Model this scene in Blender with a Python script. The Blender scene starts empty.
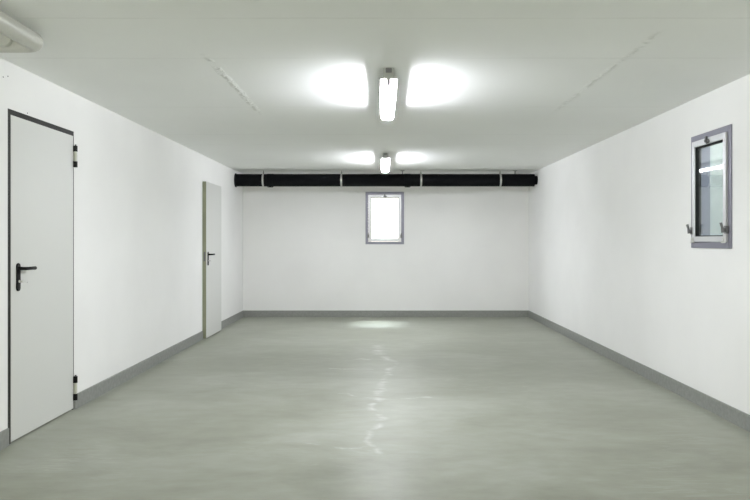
import bpy, bmesh, math, random
from mathutils import Vector, Matrix
random.seed(7)
scene = bpy.context.scene
COL = scene.collection
PI = math.pi

# ------------------------------------------------------------------ dimensions
XL, XR = -2.31, 2.44          # side walls
YB, YF = 11.81, -2.2          # back wall, unseen end behind the camera
H = 2.371
CAMZ = 1.262

# ------------------------------------------------------------------ materials
def new_mat(name):
    m = bpy.data.materials.new(name); m.use_nodes = True
    nt = m.node_tree
    return m, nt, nt.nodes['Principled BSDF']

def simple(name, col, rough=0.5, metal=0.0, bump=0.0, scale=60, vary=0.0):
    m, nt, b = new_mat(name)
    b.inputs['Base Color'].default_value = (*col, 1)
    b.inputs['Roughness'].default_value = rough
    b.inputs['Metallic'].default_value = metal
    tc = nt.nodes.new('ShaderNodeTexCoord')
    n = nt.nodes.new('ShaderNodeTexNoise'); n.inputs['Scale'].default_value = scale
    n.inputs['Detail'].default_value = 4
    nt.links.new(tc.outputs['Object'], n.inputs['Vector'])
    if vary:
        r = nt.nodes.new('ShaderNodeValToRGB')
        r.color_ramp.elements[0].position = 0.3; r.color_ramp.elements[1].position = 0.7
        r.color_ramp.elements[0].color = (*[c*(1-vary) for c in col], 1)
        r.color_ramp.elements[1].color = (*[min(1, c*(1+vary)) for c in col], 1)
        nt.links.new(n.outputs['Fac'], r.inputs['Fac'])
        nt.links.new(r.outputs['Color'], b.inputs['Base Color'])
    if bump:
        bp = nt.nodes.new('ShaderNodeBump'); bp.inputs['Strength'].default_value = bump
        bp.inputs['Distance'].default_value = 0.002
        nt.links.new(n.outputs['Fac'], bp.inputs['Height'])
        nt.links.new(bp.outputs['Normal'], b.inputs['Normal'])
    return m

def nd(nt, t, **kw):
    n = nt.nodes.new(t)
    for k, v in kw.items(): setattr(n, k, v)
    return n
def math_node(nt, op, a, b=None, c=None, clamp=False):
    n = nt.nodes.new('ShaderNodeMath'); n.operation = op; n.use_clamp = clamp
    for i, v in enumerate((a, b, c)):
        if v is None: continue
        if isinstance(v, (int, float)): n.inputs[i].default_value = v
        else: nt.links.new(v, n.inputs[i])
    return n.outputs[0]

def wall_material():
    m, nt, b = new_mat('white_wall_paint')
    tc = nd(nt, 'ShaderNodeTexCoord')
    n = nd(nt, 'ShaderNodeTexNoise'); n.inputs['Scale'].default_value = 90; n.inputs['Detail'].default_value = 5
    n2 = nd(nt, 'ShaderNodeTexNoise'); n2.inputs['Scale'].default_value = 1.3; n2.inputs['Detail'].default_value = 3
    for k in (n, n2): nt.links.new(tc.outputs['Object'], k.inputs['Vector'])
    r = nd(nt, 'ShaderNodeValToRGB')
    r.color_ramp.elements[0].position = .35; r.color_ramp.elements[1].position = .65
    r.color_ramp.elements[0].color = (.80, .797, .785, 1); r.color_ramp.elements[1].color = (.83, .827, .815, 1)
    nt.links.new(n2.outputs['Fac'], r.inputs['Fac']); nt.links.new(r.outputs['Color'], b.inputs['Base Color'])
    bp = nd(nt, 'ShaderNodeBump'); bp.inputs['Strength'].default_value = .12; bp.inputs['Distance'].default_value = .002
    nt.links.new(n.outputs['Fac'], bp.inputs['Height']); nt.links.new(bp.outputs['Normal'], b.inputs['Normal'])
    b.inputs['Roughness'].default_value = .75
    return m

def ceiling_material():
    m, nt, b = new_mat('painted_concrete_ceiling')
    tc = nd(nt, 'ShaderNodeTexCoord')
    sep = nd(nt, 'ShaderNodeSeparateXYZ'); nt.links.new(tc.outputs['Object'], sep.inputs[0])
    X, Y = sep.outputs[0], sep.outputs[1]
    fine = nd(nt, 'ShaderNodeTexNoise'); fine.inputs['Scale'].default_value = 45; fine.inputs['Detail'].default_value = 5
    big = nd(nt, 'ShaderNodeTexNoise'); big.inputs['Scale'].default_value = .9; big.inputs['Detail'].default_value = 4
    mask = nd(nt, 'ShaderNodeTexNoise'); mask.inputs['Scale'].default_value = 1.7; mask.inputs['Detail'].default_value = 3
    wob = nd(nt, 'ShaderNodeTexNoise'); wob.inputs['Scale'].default_value = 5; wob.inputs['Detail'].default_value = 4
    chip = nd(nt, 'ShaderNodeTexNoise'); chip.inputs['Scale'].default_value = 20; chip.inputs['Detail'].default_value = 3
    for k in (fine, big, mask, wob, chip): nt.links.new(tc.outputs['Object'], k.inputs['Vector'])
    w = math_node(nt, 'MULTIPLY', math_node(nt, 'SUBTRACT', wob.outputs['Fac'], .5), .006)
    total = None
    msk = math_node(nt, 'MULTIPLY', math_node(nt, 'SUBTRACT', mask.outputs['Fac'], .40), 8, clamp=True)
    # cross joints between the shuttering boards
    for y0 in (-.8, .8, 2.0, 3.536, 4.309, 5.884, 7.4, 8.2, 9.7):
        d = math_node(nt, 'ABSOLUTE', math_node(nt, 'SUBTRACT', math_node(nt, 'ADD', Y, w), y0))
        g = math_node(nt, 'SUBTRACT', 1, math_node(nt, 'DIVIDE', d, .009), clamp=True)
        total = g if total is None else math_node(nt, 'MAXIMUM', total, g)
    total = math_node(nt, 'MULTIPLY', total, msk)
    # lengthwise patched joints (rough filler)
    w2 = math_node(nt, 'MULTIPLY', math_node(nt, 'SUBTRACT', wob.outputs['Fac'], .5), .05)
    rough = None
    for x0, ya, yb in ((-1.055, 4.2, 6.3), (1.475, 3.7, 6.2)):
        d = math_node(nt, 'ABSOLUTE', math_node(nt, 'SUBTRACT', math_node(nt, 'ADD', X, w2), x0))
        g = math_node(nt, 'MULTIPLY', math_node(nt, 'SUBTRACT', 1, math_node(nt, 'DIVIDE', d, .030), clamp=True), math_node(nt, 'MULTIPLY', math_node(nt, 'SUBTRACT', chip.outputs['Fac'], .41), 7, clamp=True))
        a1 = math_node(nt, 'MULTIPLY', math_node(nt, 'SUBTRACT', Y, ya), 6, clamp=True)
        a2 = math_node(nt, 'MULTIPLY', math_node(nt, 'SUBTRACT', yb, Y), 3, clamp=True)
        g = math_node(nt, 'MULTIPLY', g, math_node(nt, 'MULTIPLY', a1, a2))
        rough = g if rough is None else math_node(nt, 'MAXIMUM', rough, g)
    h = math_node(nt, 'ADD', math_node(nt, 'MULTIPLY', fine.outputs['Fac'], .10),
                  math_node(nt, 'ADD', math_node(nt, 'MULTIPLY', total, -.5), math_node(nt, 'MULTIPLY', rough, 1.8)))
    bp = nd(nt, 'ShaderNodeBump'); bp.inputs['Strength'].default_value = .5; bp.inputs['Distance'].default_value = .006
    nt.links.new(h, bp.inputs['Height']); nt.links.new(bp.outputs['Normal'], b.inputs['Normal'])
    r = nd(nt, 'ShaderNodeValToRGB')
    r.color_ramp.elements[0].position = .3; r.color_ramp.elements[1].position = .7
    r.color_ramp.elements[0].color = (.82, .828, .815, 1); r.color_ramp.elements[1].color = (.855, .863, .85, 1)
    nt.links.new(big.outputs['Fac'], r.inputs['Fac'])
    mx = nd(nt, 'ShaderNodeMixRGB'); mx.inputs['Color2'].default_value = (.42, .42, .38, 1)
    nt.links.new(math_node(nt, 'MULTIPLY', math_node(nt, 'ADD', total, rough), .30, clamp=True), mx.inputs['Fac'])
    nt.links.new(r.outputs['Color'], mx.inputs['Color1']); nt.links.new(mx.outputs[0], b.inputs['Base Color'])
    b.inputs['Roughness'].default_value = .6
    return m

def floor_material():
    m, nt, b = new_mat('grey_green_floor_coating')
    tc = nd(nt, 'ShaderNodeTexCoord')
    mp = nd(nt, 'ShaderNodeMapping'); mp.inputs['Scale'].default_value = (.8, 1.25, 1)
    nt.links.new(tc.outputs['Object'], mp.inputs['Vector'])
    a = nd(nt, 'ShaderNodeTexNoise'); a.inputs['Scale'].default_value = 1.2; a.inputs['Detail'].default_value = 7; a.inputs['Roughness'].default_value = .6
    a.inputs['Distortion'].default_value = .6
    c = nd(nt, 'ShaderNodeTexNoise'); c.inputs['Scale'].default_value = 7; c.inputs['Detail'].default_value = 6
    s = nd(nt, 'ShaderNodeTexNoise'); s.inputs['Scale'].default_value = 160; s.inputs['Detail'].default_value = 3
    for k in (a, c): nt.links.new(mp.outputs[0], k.inputs['Vector'])
    nt.links.new(tc.outputs['Object'], s.inputs['Vector'])
    r = nd(nt, 'ShaderNodeValToRGB')
    e = r.color_ramp.elements
    e[0].position = .34; e[0].color = (.215, .224, .172, 1)
    e[1].position = .66; e[1].color = (.350, .364, .314, 1)
    e2 = e.new(.5); e2.color = (.282, .293, .238, 1)
    mixn = math_node(nt, 'ADD', math_node(nt, 'MULTIPLY', a.outputs['Fac'], .72), math_node(nt, 'MULTIPLY', c.outputs['Fac'], .28))
    nt.links.new(mixn, r.inputs['Fac'])
    # thin pale worn scratches running across
    mp2 = nd(nt, 'ShaderNodeMapping'); mp2.inputs['Scale'].default_value = (1.1, 9, 1); mp2.inputs['Rotation'].default_value = (0, 0, .05)
    nt.links.new(tc.outputs['Object'], mp2.inputs['Vector'])
    st = nd(nt, 'ShaderNodeTexNoise'); st.inputs['Scale'].default_value = 1.6; st.inputs['Detail'].default_value = 5; st.inputs['Distortion'].default_value = .8
    nt.links.new(mp2.outputs[0], st.inputs['Vector'])
    ridge = math_node(nt, 'SUBTRACT', 1, math_node(nt, 'MULTIPLY', math_node(nt, 'ABSOLUTE', math_node(nt, 'SUBTRACT', st.outputs['Fac'], .5)), 38), clamp=True)
    mskn = nd(nt, 'ShaderNodeTexNoise'); mskn.inputs['Scale'].default_value = .9; mskn.inputs['Detail'].default_value = 2
    nt.links.new(tc.outputs['Object'], mskn.inputs['Vector'])
    msk = math_node(nt, 'MULTIPLY', math_node(nt, 'SUBTRACT', mskn.outputs['Fac'], .5), 5, clamp=True)
    wear = math_node(nt, 'MULTIPLY', ridge, msk)
    mx = nd(nt, 'ShaderNodeMixRGB'); mx.inputs['Color2'].default_value = (.50, .52, .47, 1)
    nt.links.new(math_node(nt, 'MULTIPLY', wear, .28), mx.inputs['Fac']); nt.links.new(r.outputs['Color'], mx.inputs['Color1'])
    # winding streak, paler and smoother, with thin cross streaks, down the middle of the room
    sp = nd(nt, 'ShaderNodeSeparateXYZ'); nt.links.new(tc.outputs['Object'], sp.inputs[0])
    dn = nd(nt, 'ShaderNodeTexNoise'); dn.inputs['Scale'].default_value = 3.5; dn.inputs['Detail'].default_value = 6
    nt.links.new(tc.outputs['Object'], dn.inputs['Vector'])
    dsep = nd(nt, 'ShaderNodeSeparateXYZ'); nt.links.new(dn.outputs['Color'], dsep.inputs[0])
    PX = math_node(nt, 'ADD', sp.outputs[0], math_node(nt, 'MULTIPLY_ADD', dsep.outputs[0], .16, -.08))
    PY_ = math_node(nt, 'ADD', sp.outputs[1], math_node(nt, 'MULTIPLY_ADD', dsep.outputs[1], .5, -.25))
    pale_streak = None
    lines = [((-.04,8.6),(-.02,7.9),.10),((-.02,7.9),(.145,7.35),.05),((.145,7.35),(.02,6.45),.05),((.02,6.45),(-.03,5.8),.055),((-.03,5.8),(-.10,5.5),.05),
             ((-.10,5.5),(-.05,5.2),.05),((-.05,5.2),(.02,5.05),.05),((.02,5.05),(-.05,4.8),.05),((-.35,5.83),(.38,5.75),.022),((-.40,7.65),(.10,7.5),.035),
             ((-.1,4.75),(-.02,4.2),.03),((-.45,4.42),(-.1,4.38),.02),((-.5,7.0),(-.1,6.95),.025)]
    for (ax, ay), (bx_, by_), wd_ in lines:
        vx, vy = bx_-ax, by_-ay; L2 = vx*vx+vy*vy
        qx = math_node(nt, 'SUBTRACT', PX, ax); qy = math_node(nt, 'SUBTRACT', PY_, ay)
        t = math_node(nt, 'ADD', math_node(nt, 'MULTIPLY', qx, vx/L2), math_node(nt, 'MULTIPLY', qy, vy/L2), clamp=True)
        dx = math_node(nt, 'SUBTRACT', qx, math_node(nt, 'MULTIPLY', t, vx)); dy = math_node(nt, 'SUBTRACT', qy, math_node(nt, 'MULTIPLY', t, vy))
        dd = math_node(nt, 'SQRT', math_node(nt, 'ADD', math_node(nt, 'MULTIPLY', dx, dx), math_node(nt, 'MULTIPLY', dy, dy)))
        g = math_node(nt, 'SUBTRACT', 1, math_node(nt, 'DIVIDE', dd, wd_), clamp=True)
        pale_streak = g if pale_streak is None else math_node(nt, 'MAXIMUM', pale_streak, g)
    pale_streak = math_node(nt, 'MULTIPLY', pale_streak, math_node(nt, 'MULTIPLY', math_node(nt, 'SUBTRACT', c.outputs['Fac'], .42), 5, clamp=True))
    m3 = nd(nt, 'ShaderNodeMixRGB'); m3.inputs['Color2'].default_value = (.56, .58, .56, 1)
    nt.links.new(math_node(nt, 'MULTIPLY', pale_streak, .42), m3.inputs['Fac']); nt.links.new(mx.outputs[0], m3.inputs['Color1'])
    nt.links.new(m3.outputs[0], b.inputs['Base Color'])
    rr = nd(nt, 'ShaderNodeMapRange'); rr.inputs['From Min'].default_value = .3; rr.inputs['From Max'].default_value = .7
    rr.inputs['To Min'].default_value = .36; rr.inputs['To Max'].default_value = .54
    nt.links.new(mixn, rr.inputs['Value']); nt.links.new(math_node(nt, 'SUBTRACT', rr.outputs[0], math_node(nt, 'MULTIPLY', pale_streak, .10)), b.inputs['Roughness'])
    hh = math_node(nt, 'ADD', math_node(nt, 'MULTIPLY', s.outputs['Fac'], .03), math_node(nt, 'ADD', math_node(nt, 'MULTIPLY', c.outputs['Fac'], .45), math_node(nt, 'MULTIPLY', wear, .05)))
    bp = nd(nt, 'ShaderNodeBump'); bp.inputs['Strength'].default_value = .35; bp.inputs['Distance'].default_value = .01
    nt.links.new(hh, bp.inputs['Height']); nt.links.new(bp.outputs['Normal'], b.inputs['Normal'])
    b.inputs['Specular IOR Level'].default_value = .36
    return m

def glass_material():
    m = bpy.data.materials.new('window_glass'); m.use_nodes = True
    nt = m.node_tree; nt.nodes.clear()
    out = nd(nt, 'ShaderNodeOutputMaterial')
    t = nd(nt, 'ShaderNodeBsdfTransparent'); t.inputs['Color'].default_value = (.94, .96, .96, 1)
    g = nd(nt, 'ShaderNodeBsdfGlossy'); g.inputs['Roughness'].default_value = .01
    f = nd(nt, 'ShaderNodeFresnel'); 
    ge = nd(nt, 'ShaderNodeNewGeometry')
    nt.links.new(math_node(nt, 'MULTIPLY_ADD', ge.outputs['Backfacing'], 1/1.6-1.6, 1.6), f.inputs['IOR'])
    mx = nd(nt, 'ShaderNodeMixShader')
    nt.links.new(f.outputs[0], mx.inputs[0]); nt.links.new(t.outputs[0], mx.inputs[1]); nt.links.new(g.outputs[0], mx.inputs[2])
    nt.links.new(mx.outputs[0], out.inputs[0])
    return m

def diffuser_material(name, a, b):
    m = bpy.data.materials.new(name); m.use_nodes = True
    nt = m.node_tree; nt.nodes.clear()
    out = nd(nt, 'ShaderNodeOutputMaterial')
    t = nd(nt, 'ShaderNodeBsdfTransparent'); t.inputs['Color'].default_value = (a, a, a, 1)
    g = nd(nt, 'ShaderNodeBsdfTranslucent'); g.inputs['Color'].default_value = (b, b, b, 1)
    mx = nd(nt, 'ShaderNodeMixShader'); mx.inputs[0].default_value = .65
    nt.links.new(t.outputs[0], mx.inputs[1]); nt.links.new(g.outputs[0], mx.inputs[2])
    nt.links.new(mx.outputs[0], out.inputs[0])
    return m

def emission(name, col, s):
    m = bpy.data.materials.new(name); m.use_nodes = True
    nt = m.node_tree; nt.nodes.clear()
    out = nd(nt, 'ShaderNodeOutputMaterial'); e = nd(nt, 'ShaderNodeEmission')
    e.inputs['Color'].default_value = (*col, 1); e.inputs['Strength'].default_value = s
    nt.links.new(e.outputs[0], out.inputs[0])
    return m

LAMP = 1700.0
M = dict(
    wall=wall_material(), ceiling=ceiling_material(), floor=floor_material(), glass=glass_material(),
    diffuser=diffuser_material('prismatic_diffuser', .78, .80), diffuser_side=diffuser_material('frosted_diffuser_side', .42, .50), tube=emission('fluorescent_tube_glow', (.91, .93, 1.0), LAMP),
    base=simple('grey_baseboard_paint', (.245, .252, .235), .55, bump=.3, scale=30, vary=.10),
    leaf=simple('pale_grey_door_steel', (.62, .625, .60), .42, bump=.04, scale=300, vary=.01),
    edge=simple('beige_door_edge', (.27, .28, .19), .5),
    jamb=simple('pale_door_jamb', (.70, .71, .68), .5),
    dark=simple('dark_grey_door_frame', (.018, .018, .015), .5),
    black=simple('black_plastic', (.003, .003, .003), .5),
    gasket=simple('black_rubber', (.008, .009, .009), .6),
    pin=simple('pale_hinge_sleeve', (.50, .50, .43), .4),
    steel=simple('galvanised_steel', (.62, .62, .60), .35, .9, vary=.08),
    plate=simple('lavender_grey_anodised_aluminium', (.215, .213, .258), .42, .45),
    sash=simple('pale_aluminium', (.58, .585, .60), .35, .35),
    dkmetal=simple('dark_zinc', (.16, .16, .165), .4, .7),
    duct=simple('black_coated_pipe', (.0022, .0026, .0034), .75, vary=.1),
    pvc=simple('pale_grey_pipe_plastic', (.52, .52, .48), .33, vary=.03),
    housing=simple('grey_lamp_housing', (.36, .37, .35), .5),
    tray=simple('lamp_tray', (.50, .51, .50), .5),
    concrete=simple('light_well_concrete', (.48, .51, .50), .8, bump=.3, scale=15, vary=.08),
    drive=simple('added_drive_concrete', (.45, .45, .40), .85, bump=.3, scale=12, vary=.08),
)

M['duct'].node_tree.nodes['Principled BSDF'].inputs['Specular IOR Level'].default_value = .12
for k in ('dark', 'black', 'gasket'): M[k].node_tree.nodes['Principled BSDF'].inputs['Specular IOR Level'].default_value = .2

# ------------------------------------------------------------------ helpers
def BM(): return bmesh.new()
def box(bm, x0, x1, y0, y1, z0, z1):
    vs = [bm.verts.new(p) for p in ((x0,y0,z0),(x1,y0,z0),(x1,y1,z0),(x0,y1,z0),(x0,y0,z1),(x1,y0,z1),(x1,y1,z1),(x0,y1,z1))]
    fs = [bm.faces.new([vs[i] for i in f]) for f in ((0,3,2,1),(4,5,6,7),(0,1,5,4),(1,2,6,5),(2,3,7,6),(3,0,4,7))]
    return fs
def prism(bm, pts, axis, a, b):
    """closed outline extruded along an axis; pts are the two other coordinates in order"""
    def P(p, t):
        return {'x': (t, p[0], p[1]), 'y': (p[0], t, p[1]), 'z': (p[0], p[1], t)}[axis]
    A = [bm.verts.new(P(p, a)) for p in pts]; B = [bm.verts.new(P(p, b)) for p in pts]
    n = len(pts)
    bm.faces.new(A); bm.faces.new(B[::-1])
    for i in range(n): bm.faces.new((A[i], B[i], B[(i+1) % n], A[(i+1) % n]))
def tube(bm, path, r, seg=20, caps=True):
    path = [Vector(p) for p in path]; rs = r if isinstance(r, (list, tuple)) else [r]*len(path)
    rings = []; up = None
    for i, p in enumerate(path):
        if i == 0: t = path[1]-p
        elif i == len(path)-1: t = p-path[i-1]
        else: t = (path[i+1]-p).normalized() + (p-path[i-1]).normalized()
        if t.length < 1e-9: t = path[i+1]-path[i-1] if 0 < i < len(path)-1 else Vector((0,0,1))
        t.normalize()
        if up is None:
            up = Vector((0,0,1)) if abs(t.z) < .9 else Vector((1,0,0))
        u = (up - t*up.dot(t)).normalized(); v = t.cross(u); up = u
        rings.append([bm.verts.new(p + (u*math.cos(2*PI*k/seg) + v*math.sin(2*PI*k/seg))*rs[i]) for k in range(seg)])
    for a, b in zip(rings, rings[1:]):
        for k in range(seg): bm.faces.new((a[k], a[(k+1) % seg], b[(k+1) % seg], b[k]))
    if caps: bm.faces.new(rings[0][::-1]); bm.faces.new(rings[-1])
def frame_ring(bm, x0, x1, z0, z1, l, r, b, t, y0, y1):
    box(bm, x0, x0+l, y0, y1, z0, z1); box(bm, x1-r, x1, y0, y1, z0, z1)
    box(bm, x0+l, x1-r, y0, y1, z0, z0+b); box(bm, x0+l, x1-r, y0, y1, z1-t, z1)
def obj(name, bm, mat, parent=None, bevel=0, smooth=False, label=None, mats=None):
    bmesh.ops.recalc_face_normals(bm, faces=bm.faces)
    me = bpy.data.meshes.new(name); bm.to_mesh(me); bm.free()
    for m in (mats or [mat]): me.materials.append(m)
    o = bpy.data.objects.new(name, me); COL.objects.link(o)
    if parent is not None: o.parent = parent
    if smooth:
        for p in me.polygons: p.use_smooth = True
        me.set_sharp_from_angle(angle=math.radians(40))
    if bevel:
        md = o.modifiers.new('bevel', 'BEVEL'); md.width = bevel; md.segments = 2; md.limit_method = 'ANGLE'
    if label: o['label'] = label
    return o
def tag(o, label, cat, kind=None, group=None):
    o['label'] = label; o['category'] = cat
    if kind: o['kind'] = kind
    if group: o['group'] = group
    return o
def empty(name, loc, rz=0):
    o = bpy.data.objects.new(name, None); COL.objects.link(o)
    o.location = loc; o.rotation_euler = (0, 0, rz); o.empty_display_size = .2
    return o
def copy_tree(o, parent=None):
    c = o.copy(); COL.objects.link(c); c.parent = parent
    for ch in [k for k in o.children]: copy_tree(ch, c)
    return c

# ------------------------------------------------------------------ shell
D1 = (4.388, 5.332, 2.082)     # door 1: near, far, top
D2 = (9.14, 10.03, 2.045)      # door 2
W = dict(w=.64, z0=1.209, z1=2.077)
WBX = (-.274, .366)            # back window
WRY = (4.951, 5.591)           # right window
T = .14

bm = BM(); box(bm, XL-T, XR+T, YF-T, YB+T, -.2, 0)
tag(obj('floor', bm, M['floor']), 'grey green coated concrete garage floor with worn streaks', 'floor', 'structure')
bm = BM(); box(bm, XL-T, XR+T, YF-T, YB+T, H, H+.25)
tag(obj('ceiling', bm, M['ceiling']), 'white painted concrete ceiling with faint board joints', 'ceiling', 'structure')
bm = BM()
ys = [YF-T, D1[0], D1[1], D2[0], D2[1], YB+T]
for a, b_ in ((0, 1), (2, 3), (4, 5)): box(bm, XL-T, XL, ys[a], ys[b_], 0, H)
box(bm, XL-T, XL, D1[0], D1[1], D1[2], H); box(bm, XL-T, XL, D2[0], D2[1], D2[2], H)
wl = tag(obj('wall_left', bm, M['wall']), 'long white wall on the left with two steel doors', 'wall', 'structure')
for y, z in ((4.335, 2.262), (4.39, 2.279), (4.632, 2.095)):
    b2 = BM(); tube(b2, ((XL-.004, y, z), (XL+.0008, y, z)), .0042, 10); obj('screw_hole', b2, M['black'], wl)
bm = BM()
box(bm, XR, XR+T, YF-T, WRY[0], 0, H); box(bm, XR, XR+T, WRY[1], YB+T, 0, H)
box(bm, XR, XR+T, WRY[0], WRY[1], 0, W['z0']); box(bm, XR, XR+T, WRY[0], WRY[1], W['z1'], H)
tag(obj('wall_right', bm, M['wall']), 'long white wall on the right with one small window', 'wall', 'structure')
bm = BM()
box(bm, XL, WBX[0], YB, YB+T, 0, H); box(bm, WBX[1], XR, YB, YB+T, 0, H)
box(bm, WBX[0], WBX[1], YB, YB+T, 0, W['z0']); box(bm, WBX[0], WBX[1], YB, YB+T, W['z1'], H)
tag(obj('wall_back', bm, M['wall']), 'white end wall with small bright window under black pipe', 'wall', 'structure')
# unseen end behind the camera: open doorway added so daylight reaches the front
GX0, GX1, GH = XL+.15, XR-.15, 2.25
bm = BM()
box(bm, XL, GX0, YF-T, YF, 0, H); box(bm, GX1, XR, YF-T, YF, 0, H); box(bm, GX0, GX1, YF-T, YF, GH, H)
tag(obj('wall_front', bm, M['wall']), 'unseen white wall behind the viewer, open doorway added for daylight', 'wall', 'structure')
bm = BM(); box(bm, -14, 14, YF-T-16, YF-T, -.2, -.01)  # unseen drive, added outside the daylight doorway
tag(obj('ground', bm, M['drive']), 'unseen pale concrete drive added outside the added doorway', 'ground', 'structure')

# baseboards
BH, BT = .108, .010
def board(name, segs, axis, label):
    bm = BM()
    for a, b_ in segs:
        n = max(2, int((b_-a)/.12))
        # slightly uneven foot where the coating runs out on to the floor
        prev = None; vs = []
        for i in range(n+1):
            t = a + (b_-a)*i/n
            foot = BT + random.random()*.003
            prof = [(0, 0), (foot, 0), (BT, .012), (BT, BH-.003), (BT-.004, BH), (0, BH)]
            ring = []
            for d, z in prof:
                if axis == 'L': p = (XL+d, t, z)
                elif axis == 'R': p = (XR-d, t, z)
                else: p = (t, YB-d, z)
                ring.append(bm.verts.new(p))
            vs.append(ring)
        for r0, r1 in zip(vs, vs[1:]):
            for k in range(6): bm.faces.new((r0[k], r0[(k+1) % 6], r1[(k+1) % 6], r1[k]))
        bm.faces.new(vs[0]); bm.faces.new(vs[-1][::-1])
    return tag(obj(name, bm, M['base']), label, 'baseboard', 'structure')
board('baseboard_left', [(YF, D1[0]-.001), (D1[1]+.001, D2[0]-.001), (D2[1]+.001, YB)], 'L', 'grey painted baseboard along the left wall between the doors')
board('baseboard_right', [(YF, YB)], 'R', 'grey painted baseboard along the whole right wall')
board('baseboard_back', [(XL+BT, XR-BT)], 'B', 'grey painted baseboard across the foot of the end wall')

# ------------------------------------------------------------------ doors (local x away from camera, local -y into room)
def handle(parent, x, proud):
    bm = BM()
    pts = []
    hw, z0, z1 = .022, .944, 1.122
    for k in range(13): a = PI*k/12; pts.append((x+hw*math.cos(a), z1-hw+hw*math.sin(a)))
    for k in range(13): a = PI+PI*k/12; pts.append((x+hw*math.cos(a), z0+hw+hw*math.sin(a)))
    prism(bm, pts, 'y', -proud, -proud-.009)
    h = obj('door_handle', bm, M['black'], parent, bevel=.002)
    bm = BM(); Y = -proud
    tube(bm, ((x, Y-.009, 1.087), (x, Y-.016, 1.087), (x, Y-.040, 1.087), (x+.004, Y-.050, 1.087), (x+.016, Y-.055, 1.087),
              (x+.06, Y-.056, 1.087), (x+.115, Y-.056, 1.087), (x+.120, Y-.056, 1.087)),
         (.013, .0115, .0105, .0105, .0105, .0105, .0115, .009), 16)
    obj('lever', bm, M['black'], h, smooth=True)
    bm = BM(); tube(bm, ((x, Y-.006, 1.006), (x, Y-.013, 1.006)), .009, 16)
    c = obj('lock_cylinder', bm, M['steel'], h, smooth=True)
    bm = BM(); box(bm, x-.0012, x+.0012, Y-.036, Y-.012, .999, 1.010)
    prism(bm, [(x+.013*math.cos(2*PI*k/14), 1.0045+.010*math.sin(2*PI*k/14)) for k in range(14)], 'y', Y-.036, Y-.0385)
    tube(bm, ((x+.012, Y-.037, 1.004), (x+.044, Y-.037, 1.003), (x+.050, Y-.037, .998)), .0035, 8)
    obj('key', bm, M['steel'], h, label='small metal key in the lock')

def hinge(parent, x, z0, z1, proud):
    r = .0135; Y = -proud-.014
    L = z1-z0
    bm = BM(); tube(bm, ((x, Y, z0+L*.27), (x, Y, z1-L*.27)), r*.82, 16)
    box(bm, x-.004, x+.004, -proud-.01, -proud+.001, z0+.01, z1-.01)
    h = obj('hinge', bm, M['pin'], parent, smooth=True, label='pale hinge sleeve between black caps')
    for a, b_ in ((z0, z0+L*.27), (z1-L*.27, z1)):
        bm = BM(); tube(bm, ((x, Y, a), (x, Y, b_)), r, 16)
        box(bm, x-r, x+r, -proud-.014, -proud+.0005, a, b_)
        obj('hinge_cap', bm, M['black'], h, smooth=True)
    bm = BM(); tube(bm, ((x, Y, z1), (x, Y, z1+.010)), r*.45, 12); obj('hinge_pin', bm, M['dkmetal'], h, smooth=True)

def door(name, near, far, top, label, frame_mat, fw, ft, fr, proud, edge_mat):
    w = far-near
    root = empty(name, (XL, near, 0), PI/2)
    tag(root, label, 'door', 'structure')
    bm = BM()
    # visible face of the frame and the rebate behind the leaf
    d0 = .002
    box(bm, 0, fw, d0, .12, 0, top); box(bm, w-fr, w, d0, .12, 0, top); box(bm, fw, w-fr, d0, .12, top-ft, top)
    box(bm, fw, fw+.03, .062, .12, 0, top-ft); box(bm, w-fr-.03, w-fr, .062, .12, 0, top-ft); box(bm, fw, w-fr, .062, .12, top-ft-.03, top-ft)
    box(bm, fw, w-fr, .07, .12, 0, .004)
    obj('frame', bm, frame_mat, root)
    g = .004
    x0, x1, z0, z1 = fw+g*.5, w-fr-g, .009, top-ft-g
    bm = BM(); box(bm, x0, x1, -proud, .052 if not proud else .0 , z0, z1)
    if proud: box(bm, x0+.012, x1-.012, 0, .05, z0, z1-.012)
    lf = obj('door_leaf', bm, M['leaf'], root, bevel=.0015)
    bm = BM(); frame_ring(bm, fw, w-fr, .004, top-ft, .012, .012, .012, .012, .0525, .0605)
    obj('seal', bm, M['gasket'], root)
    bm = BM(); box(bm, fw+.001, w-fr-.001, .058, .11, .0045, .03); obj('threshold', bm, M['gasket'], root)
    if edge_mat:
        bm = BM(); box(bm, x0-.002, x0-.0002, -proud+.002, -.0005, z0, z1)
        obj('door_edge', bm, edge_mat, root, label='beige narrow edge of the leaf')
        bm = BM(); box(bm, x0-.0045, x0-.002, -proud+.012, -proud+.032, 1.00, 1.12); obj('strike_plate', bm, M['dkmetal'], root)
    handle(root, fw+.082, proud)
    hx = w-fr+.009
    if not proud:
        hinge(root, hx-.004, .070, .248, 0); hinge(root, hx-.004, 1.815, 1.975, 0)
    return root
door('door_1', *D1, 'nearer pale grey steel door in dark frame with black lever handle', M['dark'], .038, .030, .008, 0.0, None)
door('door_2', *D2, 'farther narrow-looking pale steel door standing near the end wall', M['jamb'], .012, .012, .012, .048, M['edge'])

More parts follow.
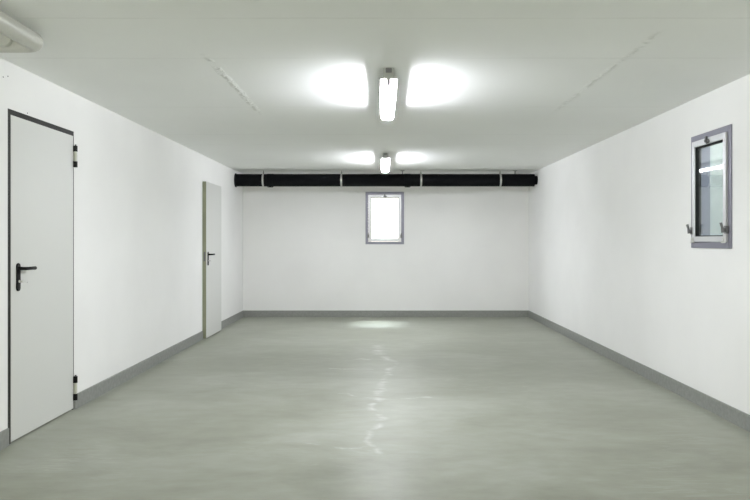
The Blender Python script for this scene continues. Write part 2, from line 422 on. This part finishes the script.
# ------------------------------------------------------------------ windows (local -y into room)
def make_window(name):
    w, h = W['w'], W['z1']-W['z0']
    root = empty(name, (0, 0, 0))
    bm = BM(); frame_ring(bm, 0, w, 0, h, .046, .046, .044, .044, -.010, .0)
    frame_ring(bm, .004, w-.004, .004, h-.004, .042, .042, .040, .040, .0, .12)
    obj('window_frame', bm, M['plate'], root, bevel=.0015)
    bm = BM(); frame_ring(bm, .049, w-.049, .047, h-.047, .038, .038, .040, .046, -.026, .035)
    obj('sash', bm, M['sash'], root, bevel=.003)
    x0, x1, z0, z1 = .087, w-.087, .087, h-.093
    bm = BM(); frame_ring(bm, x0, x1, z0, z1, .007, .007, .007, .007, -.014, .03)
    obj('gasket', bm, M['gasket'], root)
    bm = BM(); box(bm, x0+.005, x1-.005, .004, .010, z0+.005, z1-.005)
    obj('pane', bm, M['glass'], root)
    # top latch
    bm = BM(); box(bm, w/2-.022, w/2+.022, -.031, -.026, h-.093, h-.060); box(bm, w/2-.012, w/2+.012, -.044, -.031, h-.085, h-.040)
    tube(bm, ((w/2, -.044, h-.072), (w/2, -.050, h-.072)), .010, 14)
    tube(bm, ((w/2+.026, -.040, h-.078), (w/2+.026, -.026, h-.078)), .009, 14)
    obj('latch', bm, M['dkmetal'], root, bevel=.001, label='small dark catch at the top')
    # two clamp levers low on the sides
    for sx in (.045, w-.045):
        bm = BM()
        box(bm, sx-.017, sx+.017, -.030, -.010, .105, .160)
        tube(bm, ((sx, -.026, .130), (sx, -.046, .130)), .013, 14)
        tube(bm, ((sx, -.044, .112), (sx, -.050, .150), (sx, -.060, .182)), (.012, .009, .010), 12)
        obj('clamp_lever', bm, M['dkmetal'], root, smooth=True)
    for sx in (.070, w-.070):
        bm = BM(); tube(bm, ((sx-.024, -.030, .045), (sx+.024, -.030, .045)), .007, 12)
        box(bm, sx-.012, sx+.012, -.033, -.026, .045, .080)
        tube(bm, ((sx, -.033, .066), (sx, -.040, .066)), .006, 10)
        obj('hinge', bm, M['steel'], root, smooth=True)
    return root
w1 = make_window('window_1')
w1.location = (WBX[0], YB, W['z0'])
tag(w1, 'bright aluminium framed window in the end wall below black pipe', 'window', 'structure')
w2 = copy_tree(w1); w2.name = 'window_2'
for ch in w2.children:                      # this pane sits slightly skew in its sash
    if ch.name.startswith('pane'):
        c = Vector((W['w']/2, .007, 0))
        ch.matrix_local = Matrix.Translation(c) @ Matrix.Rotation(.028, 4, 'Z') @ Matrix.Translation(-c)
w2.location = (XR, WRY[1], W['z0']); w2.rotation_euler = (0, 0, -PI/2)
tag(w2, 'aluminium framed window with two levers on the right wall', 'window', 'structure')

# light well outside the right-hand window (open to the sky)
bm = BM()
a, b_ = XR+T, XR+T+.55
box(bm, b_, b_+.12, WRY[0]-.45, WRY[1]+.45, .5, 2.9)
box(bm, a, b_, WRY[0]-.45, WRY[0]-.33, .5, 2.9); box(bm, a, b_, WRY[1]+.33, WRY[1]+.45, .5, 2.9)
box(bm, a, b_, WRY[0]-.33, WRY[1]+.33, .5, .62)
tag(obj('wall_light_well', bm, M['concrete']), 'grey concrete light well behind the right-hand window', 'wall', 'structure')

# ------------------------------------------------------------------ fluorescent lights
def make_lamp():
    L = 1.20
    root = empty('ceiling_light', (0, 0, H))
    bm = BM(); box(bm, -.035, .035, 0, L, -.062, 0)
    obj('housing', bm, M['housing'], root, bevel=.003)
    bm = BM(); box(bm, -.020, .020, -.012, 0, -.030, -.002); obj('cable_entry', bm, M['dkmetal'], root, bevel=.002)
    bm = BM(); prism(bm, [(-.054, -.072), (.054, -.072), (.052, -.062), (-.052, -.062)], 'y', 0, L)
    obj('reflector_tray', bm, M['tray'], root)
    # diffuser shell: trough open at the top, with closed ends
    prof = [(-.054, -.072), (-.0525, -.098), (-.045, -.122), (-.036, -.131), (.036, -.131), (.045, -.122), (.0525, -.098), (.054, -.072)]
    bm = BM()
    A = [bm.verts.new((x, .001, z)) for x, z in prof]; B = [bm.verts.new((x, L-.001, z)) for x, z in prof]
    for i in range(len(prof)-1): bm.faces.new((A[i], A[i+1], B[i+1], B[i]))
    bm.faces.new(A); bm.faces.new(B[::-1])
    for f in bm.faces:
        f.material_index = 0 if max(v.co.z for v in f.verts) < -.12 else 1
    obj('diffuser', bm, None, root, mats=[M['diffuser'], M['diffuser_side']])
    bm = BM(); tube(bm, ((0, .03, -.101), (0, L-.03, -.101)), .013, 14)
    t = obj('tube', bm, M['tube'], root, smooth=True)
    for y0, y1 in ((.012, .03), (L-.03, L-.012)):
        bm = BM(); box(bm, -.012, .012, y0, y1, -.112, -.073); obj('lamp_holder', bm, M['jamb'], root)
    return root
l1 = make_lamp(); l1.location = (.043, 4.56, H)
tag(l1, 'nearer lit fluorescent ceiling light with long white diffuser', 'ceiling light', group='fluorescent lights in a row on the ceiling')
l2 = copy_tree(l1); l2.location = (.046, 8.94, H)
tag(l2, 'farther small-looking lit fluorescent ceiling light just before the black pipe', 'ceiling light', group='fluorescent lights in a row on the ceiling')

# ------------------------------------------------------------------ black pipe across the room
PY, PZ, PR = 11.20, 2.219, .098
root = empty('black_pipe', ((XL+XR)/2, PY, PZ))
tag(root, 'thick black pipe hung under the ceiling across the end wall', 'pipe')
ox = -(XL+XR)/2
def px(x): return (x-382)/711*PY + ox     # picture column of a fitting -> distance along the pipe
half = (XR-XL)/2
bm = BM(); tube(bm, ((-half+.001, 0, 0), (half-.045, 0, 0)), PR, 40)
tube(bm, ((half-.045, 0, 0), (half-.001, 0, 0)), PR-.030, 40)
obj('pipe', bm, M['duct'], root, smooth=True)
for sx in (-1,):
    bm = BM(); tube(bm, ((sx*(half-.001), 0, 0), (sx*(half-.014), 0, 0), (sx*(half-.018), 0, 0)), (PR+.011, PR+.011, PR+.002), 40)
    obj('wall_collar', bm, M['duct'], root, smooth=True)
for c in (263.5, 341.5, 421, 500):
    x = px(c)
    bm = BM()
    seg = 40; ri, ro, hw = PR+.0005, PR+.006, .013
    rings = [[bm.verts.new((x+sx, r*math.sin(2*PI*k/seg), r*math.cos(2*PI*k/seg))) for k in range(seg)] for sx, r in ((-hw, ri), (-hw, ro), (hw, ro), (hw, ri))]
    for i in range(4):
        a_, b2 = rings[i], rings[(i+1) % 4]
        for k in range(seg): bm.faces.new((a_[k], a_[(k+1) % seg], b2[(k+1) % seg], b2[k]))
    cl = obj('pipe_clamp', bm, M['steel'], root, smooth=True, label='bright steel band around the pipe')
    bm = BM(); tube(bm, ((x, 0, PR+.004), (x, 0, H-PZ-.0005)), .005, 10)
    tube(bm, ((x, 0, PR+.004), (x, 0, PR+.024)), .010, 6)
    obj('hanger_rod', bm, M['dkmetal'], cl, smooth=True)
    for ya, yb in ((-PR-.026, -PR-.002), (PR+.002, PR+.026)):
        bm = BM(); box(bm, x-.010, x+.010, ya, yb, -.006, .006)
        obj('clamp_bolt', bm, M['steel'], cl)
for c in (270.5, 407.5):
    x = px(c)
    bm = BM(); tube(bm, ((x-.050, 0, 0), (x-.048, 0, 0), (x+.048, 0, 0), (x+.050, 0, 0)), (PR, PR+.004, PR+.004, PR), 40)
    box(bm, x-.040, x+.040, -.030, .004, -PR-.014, -PR+.004)
    cp = obj('coupling', bm, M['duct'], root, smooth=True)
    for dx in (-.025, .025):
        bm = BM(); tube(bm, ((x+dx, -.040, -PR-.006), (x+dx, .012, -PR-.006)), .006, 8); obj('bolt', bm, M['dkmetal'], cp, smooth=True)
# hanger brackets between pipe and ceiling
for c in (402.5, 515):
    x = px(c)
    bm = BM(); box(bm, x-.030, x+.030, -.02, .02, H-PZ-.006, H-PZ)
    box(bm, x-.006, x+.006, -.012, .012, PR-.003, H-PZ-.004)
    obj('bracket', bm, M['dkmetal'], root)

# ------------------------------------------------------------------ pale pipe with elbow, upper left
r = .047; X0, Y0, Z0 = -1.815, 3.75, CAMZ+1.041
root = empty('ceiling_pipe', (X0, Y0, Z0))
tag(root, 'pale grey plastic pipe with elbow under the ceiling, upper left corner', 'pipe')
R = .060
path = [(0, YF-Y0+.01, 0), (0, -R-.06, 0), (0, -R, 0)]
for k in range(1, 9):
    a = (PI/2)*k/8
    path.append((-R+R*math.cos(a), -R+R*math.sin(a), 0))
path += [(-R-.02, 0, 0), (XL-X0+.001, 0, 0)]
bm = BM(); tube(bm, path, r, 28)
pp = obj('pipe', bm, M['pvc'], root, smooth=True)
bm = BM(); tube(bm, ((XL-X0+.001, 0, 0), (XL-X0+.02, 0, 0), (XL-X0+.024, 0, 0)), (r+.010, r+.010, r+.001), 28)
obj('wall_collar', bm, M['pvc'], root, smooth=True)
bm = BM(); tube(bm, ((-.147, 0, .010), (-.147, -.055, .010)), .040, 26); br = obj('branch', bm, M['pvc'], root, smooth=True)
bm = BM(); tube(bm, ((-.147, -.040, .010), (-.147, -.042, .010), (-.147, -.066, .010), (-.147, -.070, .010)), (.038, .041, .041, .037), 26)
obj('end_cap', bm, M['pvc'], br, smooth=True)
for y in (-.9, -2.6, -4.4):
    bm = BM(); seg = 28
    tube(bm, ((0, y-.011, 0), (0, y+.011, 0)), r+.003, seg); box(bm, -.012, .012, y-.010, y+.010, r, H-Z0-.0005)
    obj('pipe_clamp', bm, M['steel'], root, smooth=True)

# ------------------------------------------------------------------ daylight
wd = bpy.data.worlds.new('sky'); scene.world = wd; wd.use_nodes = True
nt = wd.node_tree; bg = nt.nodes['Background']
tc = nd(nt, 'ShaderNodeTexCoord'); sp = nd(nt, 'ShaderNodeSeparateXYZ'); nt.links.new(tc.outputs['Generated'], sp.inputs[0])
rp = nd(nt, 'ShaderNodeValToRGB')
rp.color_ramp.elements[0].position = .45; rp.color_ramp.elements[0].color = (.89, .84, .72, 1)
rp.color_ramp.elements[1].position = .75; rp.color_ramp.elements[1].color = (.94, .94, .90, 1)
nt.links.new(math_node(nt, 'MULTIPLY_ADD', sp.outputs[2], .5, .5), rp.inputs['Fac'])
nt.links.new(rp.outputs['Color'], bg.inputs['Color'])
nt.links.new(math_node(nt, 'MULTIPLY_ADD', math_node(nt, 'MAXIMUM', sp.outputs[2], 0), 5.0, 3.4), bg.inputs['Strength'])
sun = bpy.data.lights.new('sun', 'SUN'); sun.energy = 32; sun.angle = math.radians(22); sun.color = (.88, .94, 1.0)
so = bpy.data.objects.new('sun', sun); COL.objects.link(so)
d = Vector((-.11, -1, -1.75)).normalized()       # steep light falling through the end window
so.rotation_euler = d.to_track_quat('-Z', 'Y').to_euler(); so.location = (0, 16, 12)
# sampling guide for the sky seen through the added doorway
pl = bpy.data.lights.new('doorway_portal', 'AREA'); pl.shape = 'RECTANGLE'; pl.size = GX1-GX0; pl.size_y = GH
pl.cycles.is_portal = True
po = bpy.data.objects.new('doorway_portal', pl); COL.objects.link(po)
po.location = ((GX0+GX1)/2, YF-.02, GH/2); po.rotation_euler = Vector((0, 1, 0)).to_track_quat('-Z', 'Z').to_euler()

# ------------------------------------------------------------------ camera
cam = bpy.data.cameras.new('camera'); co = bpy.data.objects.new('camera', cam); COL.objects.link(co)
co.location = (0, 0, CAMZ); co.rotation_euler = (PI/2, 0, 0)
cam.sensor_width = 36; cam.lens = 711/750*36
cam.shift_x = -7/750; cam.shift_y = -9/750
cam.clip_start = .05; cam.clip_end = 200
scene.camera = co

scene.view_settings.view_transform = 'Standard'; scene.view_settings.look = 'None'
scene.view_settings.gamma = 1; scene.view_settings.use_curve_mapping = False
scene.view_settings.exposure = 0.07
cy = scene.cycles
cy.max_bounces = 14; cy.diffuse_bounces = 10; cy.glossy_bounces = 5; cy.transparent_max_bounces = 16
cy.use_denoising = True; cy.sample_clamp_indirect = 8; cy.caustics_reflective = False
